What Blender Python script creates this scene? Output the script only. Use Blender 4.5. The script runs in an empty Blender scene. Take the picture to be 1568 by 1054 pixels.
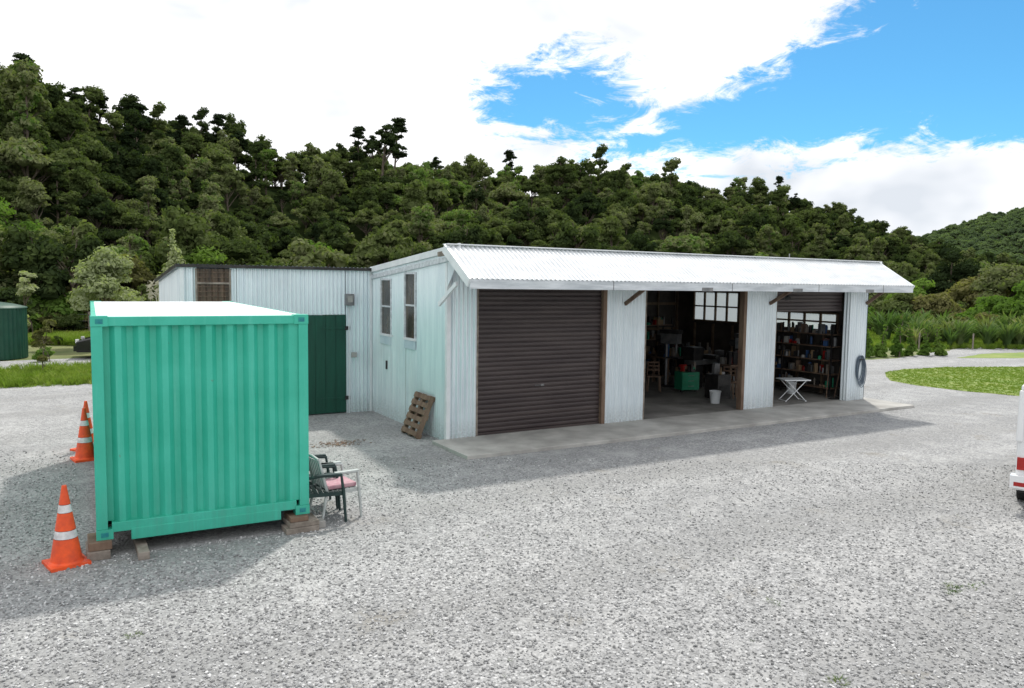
import bpy, math, numpy as np, random
from mathutils import Vector, Matrix
rng=np.random.default_rng(7); random.seed(5)
sc=bpy.context.scene; COL=sc.collection
sc.view_settings.view_transform='Standard'; sc.view_settings.look='None'; sc.view_settings.exposure=0
# ------------------------------------------------------------------ camera
yaw,pitch,roll=.5314,.0801,.0144
CAM=np.array([-6.6437,-13.8381,3.2372])
F=np.array([math.sin(yaw)*math.cos(pitch),math.cos(yaw)*math.cos(pitch),-math.sin(pitch)])
R=np.array([math.cos(yaw),-math.sin(yaw),0.]); U=np.cross(R,F)
R2=R*math.cos(roll)+U*math.sin(roll); U2=-R*math.sin(roll)+U*math.cos(roll)
cd=bpy.data.cameras.new("camera"); cam=bpy.data.objects.new("camera",cd); COL.objects.link(cam)
m=Matrix.Identity(4)
for i in range(3):
    m[i][0]=R2[i]; m[i][1]=U2[i]; m[i][2]=-F[i]; m[i][3]=CAM[i]
cam.matrix_world=m; cd.sensor_width=36; cd.lens=27.07; cd.clip_end=6000; cd.clip_start=.05
sc.camera=cam
FH=np.array([math.sin(yaw),math.cos(yaw)]); RH=np.array([math.cos(yaw),-math.sin(yaw)])
# ------------------------------------------------------------------ node helpers
class NT:
    def __init__(s,nt): s.nt=nt; s.n=nt.nodes; s.l=nt.links
    def node(s,t,**k):
        nd=s.n.new(t)
        for a,b in k.items(): setattr(nd,a,b)
        return nd
    def set(s,inp,v):
        if isinstance(v,bpy.types.NodeSocket): s.l.new(v,inp)
        elif v is not None: inp.default_value=v
    def math(s,op,a,b=None,c=None,clamp=False):
        nd=s.node('ShaderNodeMath',operation=op); nd.use_clamp=clamp
        s.set(nd.inputs[0],a); s.set(nd.inputs[1],b); s.set(nd.inputs[2],c); return nd.outputs[0]
    def vm(s,op,a,b=None,scale=None):
        nd=s.node('ShaderNodeVectorMath',operation=op); s.set(nd.inputs[0],a); s.set(nd.inputs[1],b)
        if scale is not None: s.set(nd.inputs[3],scale)
        return nd
    def mix(s,f,a,b,bt='MIX'):
        nd=s.node('ShaderNodeMix',data_type='RGBA',blend_type=bt); s.set(nd.inputs[0],f); s.set(nd.inputs[6],a); s.set(nd.inputs[7],b); return nd.outputs[2]
    def noise(s,vec,scale,detail=4,rough=.55,dist=0.):
        nd=s.node('ShaderNodeTexNoise'); s.set(nd.inputs['Vector'],vec); nd.inputs['Scale'].default_value=scale; nd.inputs['Detail'].default_value=detail
        nd.inputs['Roughness'].default_value=rough; nd.inputs['Distortion'].default_value=dist; return nd.outputs['Fac']
    def rng(s,v,a,b,c=0.,d=1.,sm=False):
        nd=s.node('ShaderNodeMapRange'); nd.interpolation_type='SMOOTHSTEP' if sm else 'LINEAR'
        s.set(nd.inputs[0],v); nd.inputs[1].default_value=a; nd.inputs[2].default_value=b; nd.inputs[3].default_value=c; nd.inputs[4].default_value=d; return nd.outputs[0]
    def mapping(s,vec,scale):
        nd=s.node('ShaderNodeMapping'); s.set(nd.inputs[0],vec); nd.inputs['Scale'].default_value=scale; return nd.outputs[0]
    def bump(s,h,strength,dist):
        nd=s.node('ShaderNodeBump'); nd.inputs['Strength'].default_value=strength; nd.inputs['Distance'].default_value=dist; s.set(nd.inputs['Height'],h); return nd.outputs[0]
def C(*c): return (c[0],c[1],c[2],1.)
def newmat(name):
    mt=bpy.data.materials.new(name); mt.use_nodes=True; t=NT(mt.node_tree); b=mt.node_tree.nodes['Principled BSDF']; return mt,t,b
def pmat(name,c1,c2,scale=3.,rough=.6,metal=0.,bump=0.,bscale=None,st=(1,1,1),det=4,lo=.35,hi=.65,spec=.4,emit=None):
    mt,t,b=newmat(name); tc=t.node('ShaderNodeTexCoord').outputs['Object']; v=t.mapping(tc,st)
    n=t.noise(v,scale,det,.6); f=t.rng(n,lo,hi); t.set(b.inputs['Base Color'],t.mix(f,C(*c1),C(*c2)))
    b.inputs['Roughness'].default_value=rough; b.inputs['Metallic'].default_value=metal; b.inputs['Specular IOR Level'].default_value=spec
    if bump: t.set(b.inputs['Normal'],t.bump(t.noise(v,bscale or scale*4,3,.6),bump,.01))
    return mt
# ------------------------------------------------------------------ materials
M={}
def galv(name,c1,c2,dirt):
    mt,t,b=newmat(name); tc=t.node('ShaderNodeTexCoord').outputs['Object']
    n1=t.noise(t.mapping(tc,(6,6,.35)),1.3,5,.65); n2=t.noise(tc,.9,3,.5); n3=t.noise(tc,25,4,.6)
    col=t.mix(t.rng(n1,.35,.68),C(*c1),C(*c2)); col=t.mix(t.rng(n2,.5,.75,0,.3),col,C(*dirt)); 
    sx=t.node('ShaderNodeSeparateXYZ'); t.set(sx.inputs[0],t.node('ShaderNodeNewGeometry').outputs['Position'])
    low=t.math('MULTIPLY',t.rng(sx.outputs[2],.0,.5,.65,0),t.rng(n3,.3,.7)); col=t.mix(low,col,C(dirt[0]*.7,dirt[1]*.66,dirt[2]*.6))
    t.set(b.inputs['Base Color'],col); b.inputs['Roughness'].default_value=.34; b.inputs['Metallic'].default_value=.35
    t.set(b.inputs['Normal'],t.bump(n3,.12,.004)); return mt
M['galv']=galv('galvanised_iron',(.84,.915,.95),(.68,.765,.82),(.50,.54,.56))
M['roofw']=pmat('roof_paint',(.80,.82,.83),(.66,.69,.71),2.,.45,0,.1,20,(1,3,1))
M['trim']=pmat('painted_timber',(.66,.70,.73),(.44,.48,.51),4.,.6,0,.3,30,(.4,3,3))
M['white']=pmat('white_paint',(.8,.83,.85),(.68,.72,.74),3.,.4)
M['roller']=pmat('roller_door_paint',(.046,.034,.035),(.075,.058,.056),2.,.38,0,.05,40,(.3,1,3))
M['conc']=pmat('concrete',(.48,.47,.44),(.32,.31,.29),1.6,.85,0,.3,30)
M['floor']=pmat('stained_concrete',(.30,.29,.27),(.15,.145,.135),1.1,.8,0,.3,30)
M['lining']=pmat('added_dark_lining',(.045,.04,.035),(.09,.08,.07),2.,.8)  # near-black colour for the lining added to darken the interior
M['wood']=pmat('weathered_wood',(.13,.08,.055),(.24,.17,.12),5.,.8,0,.4,30,(1,1,.3))
M['woodg']=pmat('grey_timber',(.17,.145,.12),(.32,.28,.24),6.,.85,0,.4,30)
M['dark']=pmat('dark_metal',(.02,.02,.022),(.05,.048,.045),5.,.45,.3)
M['mid']=pmat('grey_metal',(.14,.15,.16),(.26,.26,.26),5.,.4,.5)
M['black']=pmat('black_rubber',(.012,.012,.012),(.03,.03,.03),9.,.7)
M['gdoor']=pmat('green_door_paint',(.003,.055,.036),(.006,.08,.05),3.,.5,0,.1,15,(3,3,.4))
M['orange']=pmat('cone_orange',(.90,.11,.02),(.62,.075,.025),7.,.5)
M['refl']=pmat('cone_reflective',(.78,.78,.78),(.5,.5,.5),12.,.35)
M['plasticw']=pmat('chair_white_plastic',(.50,.53,.52),(.36,.39,.38),8.,.5)
M['plasticg']=pmat('chair_green_plastic',(.012,.03,.03),(.02,.05,.045),8.,.45)
M['pink']=pmat('cushion_fabric',(.45,.22,.27),(.55,.36,.39),14.,.9,0,.3,60)
M['tank']=pmat('tank_green',(.006,.05,.03),(.010,.07,.04),3.,.5)
M['red']=pmat('red_paint',(.42,.02,.015),(.33,.015,.012),5.,.4)
M['blue']=pmat('blue_paint',(.03,.08,.2),(.04,.10,.25),5.,.5)
M['grnbox']=pmat('green_box',(.015,.20,.10),(.02,.27,.15),5.,.5)
M['card']=pmat('cardboard',(.22,.15,.085),(.32,.23,.14),5.,.8)
M['paleb']=pmat('pale_box',(.42,.42,.39),(.28,.28,.27),5.,.7)
M['hose']=pmat('hose_blue',(.10,.14,.18),(.16,.20,.25),5.,.4)
M['carw']=pmat('car_white_paint',(.78,.79,.8),(.74,.75,.76),1.,.2,spec=.6)
M['carb']=pmat('car_black_paint',(.008,.008,.01),(.012,.012,.014),1.,.15,spec=.7)
M['glass']=pmat('dark_glass',(.01,.012,.014),(.02,.022,.025),1.,.06,spec=.8)
M['winb']=pmat('brown_window_film',(.035,.03,.026),(.10,.08,.06),4.,.2,0,0,None,(1,1,.4),spec=.6)
M['amber']=pmat('amber_sheeting',(.05,.035,.025),(.15,.10,.065),3.,.3,0,0,None,(4,4,.5))
M['pale']=pmat('pale_pane',(.45,.6,.66),(.6,.72,.76),3.,.3)
M['timint']=pmat('interior_timber',(.13,.09,.06),(.20,.15,.10),4.,.8)
def transl():
    mt,t,b=newmat('translucent_sheet'); out=t.n['Material Output']; tr=t.node('ShaderNodeBsdfTranslucent'); tr.inputs[0].default_value=C(.5,.54,.56)
    d=t.node('ShaderNodeBsdfTransparent'); d.inputs[0].default_value=C(.7,.74,.76); mx=t.node('ShaderNodeMixShader'); mx.inputs[0].default_value=.3
    t.l.new(tr.outputs[0],mx.inputs[1]); t.l.new(d.outputs[0],mx.inputs[2]); t.l.new(mx.outputs[0],out.inputs[0]); return mt
M['clear']=transl()
def container_mat():
    mt,t,b=newmat('container_teal'); tc=t.node('ShaderNodeTexCoord').outputs['Object']
    n=t.noise(tc,1.4,5,.6); s=t.noise(t.mapping(tc,(9,9,.5)),1.5,5,.7); f=t.noise(tc,30,4,.65)
    col=t.mix(t.rng(n,.35,.7),C(.032,.43,.30),C(.055,.51,.375)); col=t.mix(t.rng(s,.54,.77,0,.4),col,C(.15,.58,.46))
    col=t.mix(t.rng(f,.64,.72,0,.4),col,C(.02,.27,.20)); 
    sx=t.node('ShaderNodeSeparateXYZ'); t.set(sx.inputs[0],tc); low=t.math('MULTIPLY',t.rng(sx.outputs[2],.0,.7,.5,0),t.rng(s,.35,.65)); col=t.mix(low,col,C(.04,.25,.18))
    r=t.noise(tc,9,6,.75); col=t.mix(t.rng(r,.67,.74,0,.65),col,C(.15,.10,.06))
    t.set(b.inputs['Base Color'],col); b.inputs['Roughness'].default_value=.42; t.set(b.inputs['Normal'],t.bump(n,.35,.03)); return mt
M['teal']=container_mat()
M['teald']=pmat('container_casting',(.01,.16,.22),(.02,.30,.26),12.,.5)
def leafmat(name,stops,trans=.3,patch=.02,wr=.55,wb=.3):
    mt=bpy.data.materials.new(name); mt.use_nodes=True; t=NT(mt.node_tree); t.n.remove(t.n['Principled BSDF']); out=t.n['Material Output']; oi=t.node('ShaderNodeObjectInfo'); 
    pos=t.node('ShaderNodeNewGeometry').outputs['Position']
    big=t.noise(pos,patch,2,.5); sm=t.noise(pos,1.3,2,.6)
    f=t.math('ADD',t.math('MULTIPLY',oi.outputs['Random'],wr),t.rng(big,.3,.7,0,wb)); f=t.math('ADD',f,t.rng(sm,.3,.7,-.08,.2),clamp=True)
    cr=t.node('ShaderNodeValToRGB'); e=cr.color_ramp.elements
    while len(e)<len(stops): e.new(.5)
    for k,(p,c) in enumerate(stops): e[k].position=p; e[k].color=C(*c)
    t.set(cr.inputs[0],f); col=cr.outputs[0]
    d=t.node('ShaderNodeBsdfDiffuse'); t.set(d.inputs['Color'],col)
    tr=t.node('ShaderNodeBsdfTranslucent'); t.set(tr.inputs[0],t.mix(1.,col,C(1.2,1.4,.55),'MULTIPLY'))
    mx=t.node('ShaderNodeMixShader'); mx.inputs[0].default_value=trans; t.l.new(d.outputs[0],mx.inputs[1]); t.l.new(tr.outputs[0],mx.inputs[2]); t.l.new(mx.outputs[0],out.inputs[0]); return mt
M['leafF']=leafmat('bush_foliage',[(0,(.020,.033,.017)),(.22,(.045,.066,.027)),(.42,(.085,.115,.040)),(.6,(.135,.165,.065)),(.75,(.21,.225,.12)),(.87,(.11,.19,.045)),(1,(.20,.28,.08))],.32,.035,.62,.3)
M['leafHaze']=leafmat('hazed_bush_foliage',[(0,(.07,.10,.065)),(.5,(.13,.18,.09)),(1,(.20,.26,.12))],.3,.02)  # aerial haze painted into the far trees: lighter, bluer leaf colours
M['leafD']=leafmat('dark_foliage',[(0,(.018,.03,.016)),(1,(.045,.065,.027))],.22)
M['leafB']=leafmat('bright_foliage',[(0,(.09,.17,.035)),(1,(.20,.29,.07))],.38)
M['leafP']=leafmat('pale_foliage',[(0,(.28,.32,.18)),(1,(.46,.48,.30))],.38)
M['leafO']=leafmat('olive_foliage',[(0,(.12,.13,.05)),(1,(.26,.24,.11))],.35)
M['flax']=leafmat('flax_leaf',[(0,(.05,.10,.035)),(.5,(.11,.17,.06)),(1,(.34,.33,.17))],.3,.3)
M['grassb']=leafmat('grass_blade',[(0,(.12,.20,.03)),(.7,(.21,.28,.06)),(1,(.32,.32,.12))],.35,.3)
M['plume']=pmat('plume',(.62,.60,.48),(.5,.48,.36),5.,.9)
M['bark']=pmat('bark',(.08,.06,.045),(.16,.13,.10),4.,.9)
# gravel
def gravel():
    mt,t,b=newmat('gravel'); pos=t.node('ShaderNodeNewGeometry').outputs['Position']
    wob=t.vm('ADD',pos,None); nn=t.node('ShaderNodeTexNoise'); t.set(nn.inputs['Vector'],pos); nn.inputs['Scale'].default_value=30.; nn.inputs['Detail'].default_value=1
    sc_=t.vm('SCALE',nn.outputs['Color'],None,.02); t.set(wob.inputs[1],sc_.outputs[0]); p=wob.outputs[0]
    v=t.node('ShaderNodeTexVoronoi'); t.set(v.inputs['Vector'],p); v.inputs['Scale'].default_value=30.
    v2=t.node('ShaderNodeTexVoronoi'); t.set(v2.inputs['Vector'],p); v2.inputs['Scale'].default_value=66.
    s=t.node('ShaderNodeSeparateColor'); t.set(s.inputs[0],v.outputs['Color']); s2=t.node('ShaderNodeSeparateColor'); t.set(s2.inputs[0],v2.outputs['Color'])
    cr=t.node('ShaderNodeValToRGB'); e=cr.color_ramp.elements; 
    for k,(q,c) in enumerate([(0,(.17,.171,.171)),(.3,(.30,.302,.302)),(.6,(.42,.423,.422)),(.85,(.54,.542,.54)),(1,(.72,.72,.72))]):
        if k>=2: el=e.new(q)
        else: el=e[k]; el.position=q
        el.color=C(*c)
    mixv=t.math('ADD',t.math('MULTIPLY',s.outputs[0],.6),t.math('MULTIPLY',s2.outputs[1],.4)); t.set(cr.inputs[0],mixv); col=cr.outputs[0]
    gap=t.rng(v.outputs['Distance'],.25,.75,1,.55); col=t.mix(1.,col,t.mix(gap,C(.42,.42,.42),C(1,1,1)),'MULTIPLY')
    big=t.noise(t.mapping(pos,(.5,1.,1.)),.33,4,.6,.4); med=t.noise(pos,1.5,5,.7,.3)
    col=t.mix(t.rng(big,.38,.66,0,.55),col,C(.235,.238,.24)); col=t.mix(t.rng(med,.48,.72,0,.5),col,C(.53,.53,.52))
    wv=t.node('ShaderNodeTexWave'); wv.wave_type='RINGS'; t.set(wv.inputs['Vector'],t.mapping(pos,(.6,1,0))); wv.inputs['Scale'].default_value=.11; wv.inputs['Distortion'].default_value=3.; wv.inputs['Detail'].default_value=3
    col=t.mix(t.math('MULTIPLY',t.rng(wv.outputs['Fac'],.55,.95,0,.40),t.rng(med,.3,.6)),col,C(.20,.20,.195))
    ern=t.noise(pos,.8,5,.7); col=t.mix(t.rng(ern,.60,.72,0,.55),col,C(.22,.20,.16))
    mo=t.noise(pos,2.6,5,.75); col=t.mix(t.rng(mo,.67,.75,0,.45),col,C(.16,.18,.10))
    t.set(b.inputs['Base Color'],col); b.inputs['Roughness'].default_value=.85; b.inputs['Specular IOR Level'].default_value=.25
    h=t.math('ADD',t.math('MULTIPLY',t.rng(v.outputs['Distance'],0,.8,1,0),1.),t.math('MULTIPLY',s.outputs[1],.5))
    t.set(b.inputs['Normal'],t.bump(h,.7,.012)); return mt
M['gravel']=gravel()
def stone():
    mt,t,b=newmat('gravel_stone'); oi=t.node('ShaderNodeObjectInfo'); cr=t.node('ShaderNodeValToRGB'); e=cr.color_ramp.elements
    e[0].color=C(.17,.171,.171); e[1].color=C(.62,.62,.615); k=e.new(.6); k.color=C(.36,.362,.362); t.set(cr.inputs[0],oi.outputs['Random']); t.set(b.inputs['Base Color'],cr.outputs[0]); b.inputs['Roughness'].default_value=.8; return mt
M['stone']=stone()
M['ground']=pmat('rough_grass_ground',(.09,.13,.035),(.19,.20,.08),.5,.9,0,.5,6,(1,1,1),6)
M['lawn']=pmat('lawn_grass',(.15,.23,.045),(.25,.29,.08),.9,.9,0,.5,20,(1,1,1),6)
M['hill']=pmat('hill_soil',(.012,.02,.008),(.03,.042,.014),.5,1.,0,.5,2,spec=0.)
# ------------------------------------------------------------------ mesh builder
class MB:
    def __init__(s,*mats): s.v=[]; s.f=[]; s.mi=[]; s.sm=[]; s.mats=list(mats)
    def mid(s,mk):
        if mk not in s.mats: s.mats.append(mk)
        return s.mats.index(mk)
    def add(s,vs,fs,mk,smooth=False):
        b=len(s.v); i=s.mid(mk); s.v.extend([tuple(map(float,q)) for q in vs])
        for f in fs: s.f.append(tuple(b+k for k in f)); s.mi.append(i); s.sm.append(smooth)
    def box(s,x0,x1,y0,y1,z0,z1,mk,T=None):
        vs=[(x,y,z) for z in (z0,z1) for y in (y0,y1) for x in (x0,x1)]
        if T is not None: vs=[tuple(T@Vector(q)) for q in vs]
        s.add(vs,[(0,2,3,1),(4,5,7,6),(0,1,5,4),(2,6,7,3),(0,4,6,2),(1,3,7,5)],mk)
    def beam(s,p0,p1,w,h,mk,up=(0,0,1)):
        p0=Vector(p0); p1=Vector(p1); d=(p1-p0); L=d.length; d.normalize(); u=Vector(up)
        if abs(d.dot(u))>.98: u=Vector((1,0,0))
        r=d.cross(u).normalized(); u=r.cross(d).normalized()
        T=Matrix((( d.x,r.x,u.x,p0.x),(d.y,r.y,u.y,p0.y),(d.z,r.z,u.z,p0.z),(0,0,0,1)))
        s.box(0,L,-w/2,w/2,-h/2,h/2,mk,T)
    def tube(s,pts,rs,mk,n=10,cap=True,smooth=True):
        pts=[Vector(p) for p in pts]; vs=[]; fs=[]
        if not hasattr(rs,'__len__'): rs=[rs]*len(pts)
        prev=None
        for k,p in enumerate(pts):
            d=(pts[min(k+1,len(pts)-1)]-pts[max(k-1,0)]).normalized()
            if prev is None: a=Vector((1,0,0)) if abs(d.x)<.8 else Vector((0,1,0))
            else: a=prev
            a=(a-d*a.dot(d)).normalized(); prev=a; b=d.cross(a)
            for j in range(n):
                t=2*math.pi*j/n; vs.append(p+(a*math.cos(t)+b*math.sin(t))*rs[k])
        for k in range(len(pts)-1):
            for j in range(n): fs.append((k*n+j,k*n+(j+1)%n,(k+1)*n+(j+1)%n,(k+1)*n+j))
        s.add(vs,fs,mk,smooth)
        if cap: s.add([vs[j] for j in range(n)][::-1],[tuple(range(n))],mk); s.add([vs[(len(pts)-1)*n+j] for j in range(n)],[tuple(range(n))],mk)
    def corr(s,o,sd,td,nd,w,t0,t1,pitch,amp,mk,prof='sin',rows=1):
        o=np.array(o,float); sd=np.array(sd,float); td=np.array(td,float); nd=np.array(nd,float)
        if prof=='sin': ph=[(k/8.,math.sin(2*math.pi*k/8.)) for k in range(8)]; sm=True
        elif prof=='trap': ph=[(0,-1),(.27,-1),(.5,1),(.77,1)]; sm=False
        else: ph=[(0,-1),(.12,.6),(.3,1),(.6,1),(.8,.6),(.9,-1)]; sm=False
        S=[];n=0
        while n*pitch<w:
            for a,b in ph:
                q=(n+a)*pitch
                if q<w: S.append((q,b))
            n+=1
        S.append((w,S[-1][1])); vs=[]; fs=[]
        f0=t0 if callable(t0) else (lambda q:t0); f1=t1 if callable(t1) else (lambda q:t1)
        for q,b in S:
            base=o+sd*q+nd*amp*b
            for r in range(rows+1): vs.append(base+td*(f0(q)+(f1(q)-f0(q))*r/rows))
        k=rows+1
        for i in range(len(S)-1):
            for r in range(rows): fs.append((i*k+r,(i+1)*k+r,(i+1)*k+r+1,i*k+r+1))
        s.add(vs,fs,mk,sm)
    def obj(s,name,parent=None,bevel=0.,loc=None,rotz=None):
        me=bpy.data.meshes.new(name); me.from_pydata(s.v,[],s.f)
        for k in s.mats: me.materials.append(M[k])
        me.polygons.foreach_set('material_index',s.mi); me.polygons.foreach_set('use_smooth',s.sm); me.update()
        o=bpy.data.objects.new(name,me); COL.objects.link(o)
        if loc is not None: o.location=loc
        if rotz is not None: o.rotation_euler[2]=rotz
        if parent: o.parent=parent
        if bevel: b=o.modifiers.new('bevel','BEVEL'); b.width=bevel; b.segments=2; b.limit_method='ANGLE'
        return o
def empty(name,loc=(0,0,0),rotz=0.):
    e=bpy.data.objects.new(name,None); COL.objects.link(e); e.location=loc; e.rotation_euler[2]=rotz; e.empty_display_size=.3; return e
# ------------------------------------------------------------------ shed
shed=empty('workshop_shed'); L=12.95; DEP=7.5; X=(1,0,0);Y=(0,1,0);Z=(0,0,1);nY=(0,-1,0);nX=(-1,0,0)
def roofz(y): return 3.915-.084*(y+.55)
A=[.66,3.94,5.08,8.35,9.48,12.2]
b=MB('galv'); P,AM=.098,.021
for x0,x1 in [(0,A[0]),(A[1],A[2]),(A[3],A[4])]: b.corr((x0,0,0),X,Z,nY,x1-x0,.0,3.75,P,AM,'galv')
for x0,x1 in [(A[0],A[1]),(A[2],A[3]),(A[4],A[5])]: b.corr((x0,.0,0),X,Z,nY,x1-x0,3.12,3.75,P,AM,'galv')
b.corr((A[5],-.2,0),X,Z,nY,.78,.0,3.6,P,AM,'galv'); b.corr((A[5],0,0),nY,Z,nX,.2,0,3.6,P,AM,'galv'); b.corr((12.98,-.2,0),Y,Z,X,.2,0,3.6,P,AM,'galv')
b.obj('front_wall',shed)
b=MB('galv')
W1=(1.57,2.15,1.98,3.42);W2=(2.98,3.62,1.98,3.28); D=4.25
segs=[(0,W1[0],None),(W1[0],W1[1],W1),(W1[1],W2[0],None),(W2[0],W2[1],W2),(W2[1],D,None)]
for y0,y1,w in segs:
    tp=(lambda q,y0=y0:roofz(y0+q)-.03)
    if w is None: b.corr((0,y0,0),Y,Z,nX,y1-y0,0,tp,P,AM,'galv')
    else: b.corr((0,y0,0),Y,Z,nX,y1-y0,0,w[2],P,AM,'galv'); b.corr((0,y0,0),Y,Z,nX,y1-y0,w[3],tp,P,AM,'galv')
b.corr((0,D,0),Y,Z,nX,DEP-D,0,lambda q:roofz(D+q)-.03,P,AM,'galv')
b.corr((0,DEP,0),X,Z,Y,L,0,roofz(DEP)-.02,P,AM,'galv')
EW=[(.7,3.0,1.95,2.45),(4.5,6.6,2.0,3.0)]; y=0
for w in EW+[(DEP,)]:
    b.corr((L,y,0),Y,Z,X,w[0]-y,0,lambda q,y=y:roofz(y+q)-.03,P,AM,'galv')
    if len(w)>1:
        b.corr((L,w[0],0),Y,Z,X,w[1]-w[0],0,w[2],P,AM,'galv'); b.corr((L,w[0],0),Y,Z,X,w[1]-w[0],w[3],lambda q,w=w:roofz(w[0]+q)-.03,P,AM,'galv'); y=w[1]
b.obj('side_and_back_walls',shed)
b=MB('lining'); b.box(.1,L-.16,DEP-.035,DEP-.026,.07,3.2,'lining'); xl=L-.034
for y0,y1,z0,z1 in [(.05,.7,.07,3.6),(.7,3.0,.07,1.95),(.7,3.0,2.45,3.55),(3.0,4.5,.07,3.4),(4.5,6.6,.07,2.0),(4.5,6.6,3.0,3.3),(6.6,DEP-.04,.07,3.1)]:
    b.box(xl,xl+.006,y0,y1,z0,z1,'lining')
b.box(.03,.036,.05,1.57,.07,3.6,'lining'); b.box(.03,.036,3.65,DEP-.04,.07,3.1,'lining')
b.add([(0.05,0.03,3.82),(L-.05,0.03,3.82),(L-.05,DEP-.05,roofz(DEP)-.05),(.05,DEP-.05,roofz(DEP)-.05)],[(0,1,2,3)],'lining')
b.obj('added_wall_lining',shed)  # dark sheets added inside so the workshop walls read darker
b=MB('clear','timint')
for w in EW:
    b.add([(L-.012,w[0],w[2]),(L-.012,w[1],w[2]),(L-.012,w[1],w[3]),(L-.012,w[0],w[3])],[(0,1,2,3)],'clear')
    n=4
    for k in range(n+1): yy=w[0]+(w[1]-w[0])*k/n; b.box(L-.09,L-.04,yy-.035,yy+.035,w[2],w[3],'timint')
    for zz in (w[2],(w[2]+w[3])/2,w[3]): b.box(L-.1,L-.041,w[0],w[1],zz-.025,zz+.025,'timint')
b.obj('end_wall_windows',shed)
for w in (W1,W2):
    b=MB('winb','white','pale')
    b.add([(-.004,w[0],w[2]),(-.004,w[1],w[2]),(-.004,w[1],w[3]),(-.004,w[0],w[3])],[(0,3,2,1)],'winb')
    for y0,y1,z0,z1 in [(w[0]-.03,w[0]+.02,w[2],w[3]),(w[1]-.02,w[1]+.03,w[2],w[3])]: b.box(-.04,.0,y0,y1,z0,z1,'trim')
    b.box(-.05,0,w[0]-.05,w[1]+.05,w[2]-.05,w[2],'white'); b.box(-.034,0,w[0]+.02,w[1]-.02,w[3]-.04,w[3],'trim')
    b.box(-.03,0,w[0]+.02,w[1]-.02,(w[2]+w[3])/2-.02,(w[2]+w[3])/2+.02,'trim')
    b.box(-.035,-.0225,w[0]-.02,w[1]+.02,w[2]-.24,w[2]-.052,'pale')
    b.obj('side_window',shed)
# roofs
b=MB('roofw','galv','trim')
xe,xr=-.31,12.88
sl=Vector((0,-.98,-.595)); sL=sl.length; sn=np.array(sl/sL); nn=np.array([0,-.52,.855])
b.corr((xe,-.55,3.915),X,sn,nn,xr-xe,0,sL+.06,.105,.018,'roofw')
b.corr((-.06,-.55,3.915),X,(0,1,-.084),(0,.084,1),L+.1+.06,0,DEP+.75,P,.012,'galv')
b.obj('roof_sheeting',shed)
b=MB('white','trim','galv')
b.beam((xe,-.52,3.94),(xr,-.52,3.94),.22,.02,'roofw'); 
b.box(xe,xr,-1.565,-1.53,3.11,3.29,'trim')
for xx in (2.9,6.2,9.1,11.6): b.box(xx,xx+.012,-1.568,-1.5651,3.11,3.29,'dark')
for xx in (5.3,8.2,10.9): b.box(xx,xx+.32,-1.572,-1.5655,3.10,3.18,'mid')
for xx in (xe-.02,xr): b.beam((xx,-.50,3.86),(xx,-1.56,3.215),.035,.17,'white')
b.beam((xe-.012,-.55,3.83),(-.025,.0,3.80),.03,.16,'white')
b.beam((-.045,-.6,roofz(-.6)-.02),(-.045,D,roofz(D)-.02),.05,.13,'white')
b.beam((-.04,-.56,roofz(-.56)-.2),(-.04,D,roofz(D)-.2),.03,.10,'trim')
b.box(-.03,.05,-.03,-.0235,0,3.3,'white'); b.box(-.03,-.0235,-.0234,.06,0,3.6,'white')
b.obj('fascia_and_flashing',shed)
b=MB('galv'); b.add([(-.02,0,3.1),(-.02,-.55,3.7),(-.02,-.55,3.86),(-.02,0,3.83)],[(0,1,2,3)],'galv'); b.obj('gable_infill',shed)
b=MB('timint','woodg')
x=xe+.1
while x<xr: b.beam((x,-.6,3.76),(x,-1.50,3.20),.045,.09,'woodg'); b.beam((x,0,3.76),(x,-.55,3.79),.045,.09,'woodg'); x+=.9
for x,y0 in ((-.2,0),(4.45,0),(9.2,0),(12.88,-.2)):
    b.beam((x,y0-.02,2.78),(x,-.8,3.2),.05,.08,'white' if x<0 else 'wood')
    if x>0: b.beam((x,y0,3.22),(x,-1.52,3.22),.06,.09,'woodg')
b.obj('verandah_framing',shed)
b=MB('timint')
for x in np.arange(.3,L,1.2): b.beam((x,0.05,3.68),(x,DEP-.1,roofz(DEP)-.16),.05,.14,'timint')
for x in np.arange(.2,L,.9): b.box(x,x+.05,DEP-.12,DEP-.036,.07,3.0,'timint')
for y in np.arange(.2,DEP,.9): b.box(L-.12,L-.035,y,y+.05,.07,1.9,'timint')
for z in (.8,1.6,2.5): b.box(0.1,L-.15,DEP-.135,DEP-.121,z,z+.09,'timint')
b.obj('interior_framing',shed)
b=MB('wood')
for xx in (A[1]-.11,A[3]-.09): b.box(xx,xx+.1,-.035,.12,.07,3.12,'wood')
for xx in (A[0],A[2],A[4]): b.box(xx-.01,xx+.05,.024,.12,.07,3.12,'woodg')
b.obj('door_posts',shed)
def roller(name,x0,x1,z0,z1,yy):
    b=MB('roller'); b.corr((x0,yy,z0),Z,X,nY,z1-z0,0,x1-x0,.098,.013,'roller','rib')
    b.box(x0,x1,yy-.02,yy+.02,z0-.05,z0-.001,'roller'); return b
b=roller('r',A[0]+.05,A[1]-.11,.12,3.2,.06)
b.tube([(A[0]+.1,.3,3.35),(A[1]-.1,.3,3.35)],.17,'roller',16); b.box(2.25,2.33,.03,.045,1.02,1.06,'mid'); b.box(2.1,2.24,.035,.045,1.035,1.045,'mid')
b.obj('roller_door',shed)
b=roller('r',A[4]+.05,A[5]-.02,2.62,3.25,.06); b.tube([(A[4]+.1,.32,3.3),(A[5]-.1,.32,3.3)],.2,'roller',16); b.obj('roller_door_raised',shed)
b=MB('roller'); b.tube([(A[2]+.1,.32,3.3),(A[3]-.1,.32,3.3)],.22,'roller',16); b.obj('roller_door_rolled_up',shed)
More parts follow.
